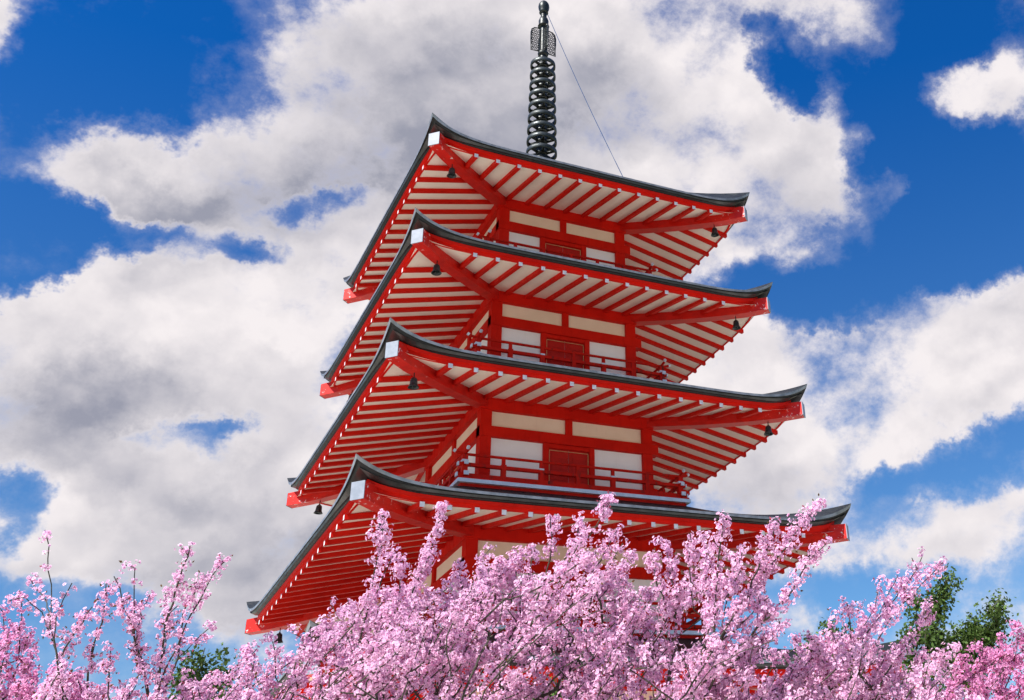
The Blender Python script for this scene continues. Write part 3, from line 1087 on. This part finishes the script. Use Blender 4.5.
cherry('deeper pink cherry tree with a dense low crown at the left edge of the view', 5, 9.8,
       [(-80, 640), (-20, 612), (0, 606), (25, 612), (45, 640), (70, 655), (100, 668), (130, 690)], 110, [
    (.2, .9, (22, 600), (20, 625), (18, 660)), (.2, .9, (3, 612), (4, 640), (5, 680)),
], 22, .8, .95, outer=(.88, .56, .78), inner=(.52, .14, .32))
cherry('dense pale cherry tree below the left roof corners, one blossom spike before the eave', 350, 9.0,
       [(170, 705), (205, 678), (230, 660), (262, 645), (300, 652), (330, 625), (350, 606), (372, 588), (400, 580), (430, 568), (470, 575)], 180, [
    (-.3, 1.3, (383, 524), (382, 545), (377, 562), (372, 590), (360, 640)),
    (-.3, 1.1, (398, 550), (391, 560), (383, 575), (374, 596)),
    (-.5, 1.8, (441, 504), (438, 530), (430, 555), (418, 580), (405, 612), (388, 640), (372, 692)),
    (-.4, 1.0, (293, 633), (305, 640), (320, 652), (345, 670)),
    (-.2, 1.2, (247, 648), (252, 665), (262, 690)), (-.2, 1.2, (272, 640), (275, 660), (282, 690)),
    (-.1, 1.2, (323, 619), (330, 640), (340, 670)), (-.1, 1.3, (348, 600), (352, 625), (355, 660)),
    (-.3, .25, (412, 600), (392, 645), (372, 690), (360, 730)), (-.5, .2, (330, 600), (352, 650), (372, 705)),
    (-.1, 1.2, (401, 562), (400, 590), (392, 630)), (-.1, 1.2, (424, 552), (420, 580), (410, 620)),
], 23, .9, 1.0, angle=64)
cherry('dense cherry tree before the pagoda centre, dark branches slanting up to the right', 500, 8.5,
       [(390, 600), (430, 575), (470, 566), (500, 562), (530, 552), (550, 535), (580, 528), (600, 538), (620, 550), (640, 575), (665, 605)], 155, [
    (-.5, 1.9, (611, 500), (603, 514), (595, 528), (578, 545), (560, 580), (545, 610), (520, 640), (500, 665), (470, 695)),
    (-.3, 1.2, (550, 516), (552, 535), (550, 560), (540, 590), (525, 630)),
    (-.3, 1.2, (580, 516), (576, 540), (560, 570)),
    (-.4, 1.1, (623, 543), (610, 565), (590, 590), (560, 615), (530, 640), (500, 668)),
    (-.2, 1.2, (617, 530), (606, 550), (590, 575)), (-.2, 1.2, (634, 557), (618, 575), (600, 598)),
    (-.1, 1.2, (483, 557), (484, 580), (480, 610)), (-.1, 1.1, (498, 560), (498, 580), (492, 610)), (-.2, 1.2, (516, 553), (516, 575), (508, 610)),
    (-.2, 1.2, (532, 548), (530, 570), (520, 600)), (-.1, 1.2, (460, 562), (462, 590), (460, 620)),
    (-.75, .12, (600, 610), (570, 622), (540, 636), (515, 655), (485, 690), (470, 720)),
    (-.7, .2, (503, 594), (500, 620), (480, 655), (462, 700)),
], 24, .8, .95, angle=52)
cherry('big dense cherry tree under the right roof corners with two long blossom spikes aiming right', 700, 8.2,
       [(590, 660), (630, 590), (655, 566), (690, 558), (720, 548), (745, 556), (775, 560), (790, 590), (770, 625), (800, 655), (830, 690)], 150, [
    (-.4, 2.4, (821, 502), (806, 520), (791, 540), (771, 565), (755, 586), (735, 616), (710, 650), (690, 694)),
    (-.3, 2.0, (829, 540), (809, 560), (798, 580), (785, 600), (765, 620), (740, 646), (715, 676), (698, 705)),
    (-.2, .9, (788, 622), (762, 640), (736, 660), (702, 682)),
    (-.3, 1.3, (723, 519), (721, 540), (718, 562), (716, 600), (712, 640)),
    (-.2, 1.1, (690, 533), (689, 550), (690, 575), (694, 610)), (-.2, 1.2, (706, 537), (706, 560), (708, 600)),
    (-.2, 1.2, (743, 545), (738, 565), (730, 590), (722, 625)), (-.2, 1.3, (774, 529), (770, 545), (758, 570), (745, 600)),
    (-.1, 1.2, (652, 553), (655, 575), (665, 605)), (-.1, 1.2, (667, 549), (670, 575), (676, 610)),
    (-.6, .15, (720, 600), (712, 640), (714, 662), (690, 690), (680, 720)), (-.6, .15, (775, 640), (740, 652), (714, 666), (695, 690)),
    (-.6, .15, (672, 640), (686, 665), (694, 690)),
], 25, .8, 1.0, angle=50)
cherry('cherry tree right of the pagoda with slender spikes crossing a dark green tree', 865, 8.6,
       [(770, 690), (800, 660), (830, 632), (855, 618), (880, 618), (905, 640), (935, 645), (955, 662), (980, 690)], 125, [
    (-.2, 1.8, (922, 557), (911, 578), (900, 592), (886, 612), (866, 634), (850, 662)),
    (-.3, 2.0, (943, 562), (930, 576), (915, 592), (900, 606), (886, 626), (872, 648), (860, 680)),
    (-.1, 1.5, (880, 577), (877, 596), (870, 616), (856, 645)), (-.1, 1.4, (898, 575), (889, 592), (880, 612)),
    (-.1, .9, (847, 603), (850, 622), (852, 650)), (-.1, 1.1, (858, 606), (860, 625), (858, 655)),
    (-.3, 1.8, (931, 606), (920, 626), (905, 646), (890, 668), (875, 700)), (-.2, 1.2, (956, 647), (940, 660), (920, 676), (900, 705)),
    (-.2, 1.1, (815, 640), (822, 660), (830, 690)), (-.1, 1.0, (832, 624), (838, 650), (845, 680)),
], 26, .8, 1.0, angle=52)
cherry('stronger pink cherry tree filling the bottom right corner of the view', 1015, 9.8,
       [(930, 705), (955, 675), (985, 655), (1005, 645), (1024, 628), (1050, 620), (1110, 660)], 130, [
    (.0, 1.1, (1019, 620), (1018, 640), (1012, 670)), (.0, 1.1, (1014, 631), (1008, 655), (1000, 690)), (.0, 1.1, (1001, 637), (996, 660), (990, 690)),
    (-.1, 1.1, (983, 648), (980, 670), (975, 700)), (-.2, 1.1, (967, 655), (955, 675), (945, 700)),
], 27, .9, 1.0, outer=(.88, .50, .74), inner=(.48, .10, .28))


def green_tree(label, base_px, dist, tips, n_fill, region, seed, col=(.05, .095, .02), wide=16, leaf=.055):
    rg = np.random.default_rng(seed)
    bx = at(base_px, 690, dist)
    gz = ground_z(bx.x, bx.y)
    root = empty('broadleaf_tree', (bx.x, bx.y, gz))
    tag(root, label, 'tree', 'dark green trees behind the cherry blossom')
    base = np.array((bx.x, bx.y, gz))
    T = Tree(base, base + np.array((0, 0, 2.2)), seed)
    ends = []
    for k in range(n_fill):
        x0, y0, x1, y1 = region[rg.integers(len(region))]
        t = rg.random()
        wd = 3 + wide * t
        px = x0 + (x1 - x0) * t + rg.normal(0, 1) * wd * .45
        py = y0 + (y1 - y0) * t + rg.normal(0, 1) * 5
        ends.append(np.array(at(px, py, dist + rg.normal(0, .012 * wd))))
    for x, y in tips: ends.append(np.array(at(x, y, dist + rg.normal(0, .15))))
    ends.sort(key=lambda t: np.linalg.norm(t - base))
    for t in ends: T.attach(t, .14, .45, .15)
    T.skin('branch', BARK_G, root, .005, .16)
    Ps = []
    Ns = []
    for k in range(1, len(T.p)):
        if not T.fl[k]: continue
        for q in range(rg.poisson(2.6)):
            c = T.p[k] + rg.normal(0, .035, 3)
            m = rg.integers(10, 20)
            off = rg.normal(0, 1, (m, 3)) * np.array([.06, .06, .055])
            Ps.append(c + off); Ns.append(off * 3 + rg.normal(0, .6, (m, 3)) + np.array([0, 0, .5]))
    Ps, Ns = np.concatenate(Ps), np.concatenate(Ns)
    nv, a, b = frames(Ns, rg)
    n = len(Ps)
    L = (leaf * rg.uniform(.6, 1.15, n))[:, None]
    V = np.zeros((n, 4, 3))
    V[:, 0] = Ps - a * L * .5; V[:, 1] = Ps + b * L * .36; V[:, 2] = Ps + a * L * .55 - nv * L * .15; V[:, 3] = Ps - b * L * .36
    C1 = np.array(col) * rg.uniform(.55, 1.5, (n, 1)) + np.array([.02, .018, .0]) * rg.random((n, 1))
    quad_mesh('foliage', V, np.repeat(C1[:, None, :], 4, 1), LEAF, root)
    print('green', n)


green_tree('tall dark green tree behind the right cherry spikes, its top pointing upright', 915, 15,
           [(947, 574), (952, 582), (936, 596)], 150, [(947, 578, 915, 680), (945, 585, 920, 640), (916, 600, 905, 690), (938, 610, 925, 690), (945, 640, 920, 690)], 31)
green_tree('dark green tree with slanting top by the right edge of the view', 965, 16,
           [(999, 600), (987, 612), (975, 618), (962, 626), (1002, 612)], 170, [(999, 604, 965, 690), (986, 614, 955, 690), (962, 628, 945, 690), (1000, 620, 985, 680), (973, 622, 960, 680)], 32)
green_tree('low dark green tree showing behind the sparse left cherry twigs', 190, 15,
           [(205, 648), (188, 660), (223, 656)], 80, [(204, 655, 190, 720), (188, 664, 178, 720), (222, 662, 212, 720)], 33)
green_tree('dark green tree glimpsed under the right eave between two cherry trees', 835, 15.5,
           [(828, 628), (845, 632), (812, 640)], 130, [(830, 632, 830, 720), (845, 636, 850, 720), (812, 645, 805, 720)], 34)
green_tree('low green shrub tree glimpsed through the middle of the blossom', 555, 14,
           [(552, 684), (540, 690)], 90, [(552, 688, 550, 760), (540, 692, 530, 760), (568, 696, 575, 760)], 35, (.045, .11, .02))
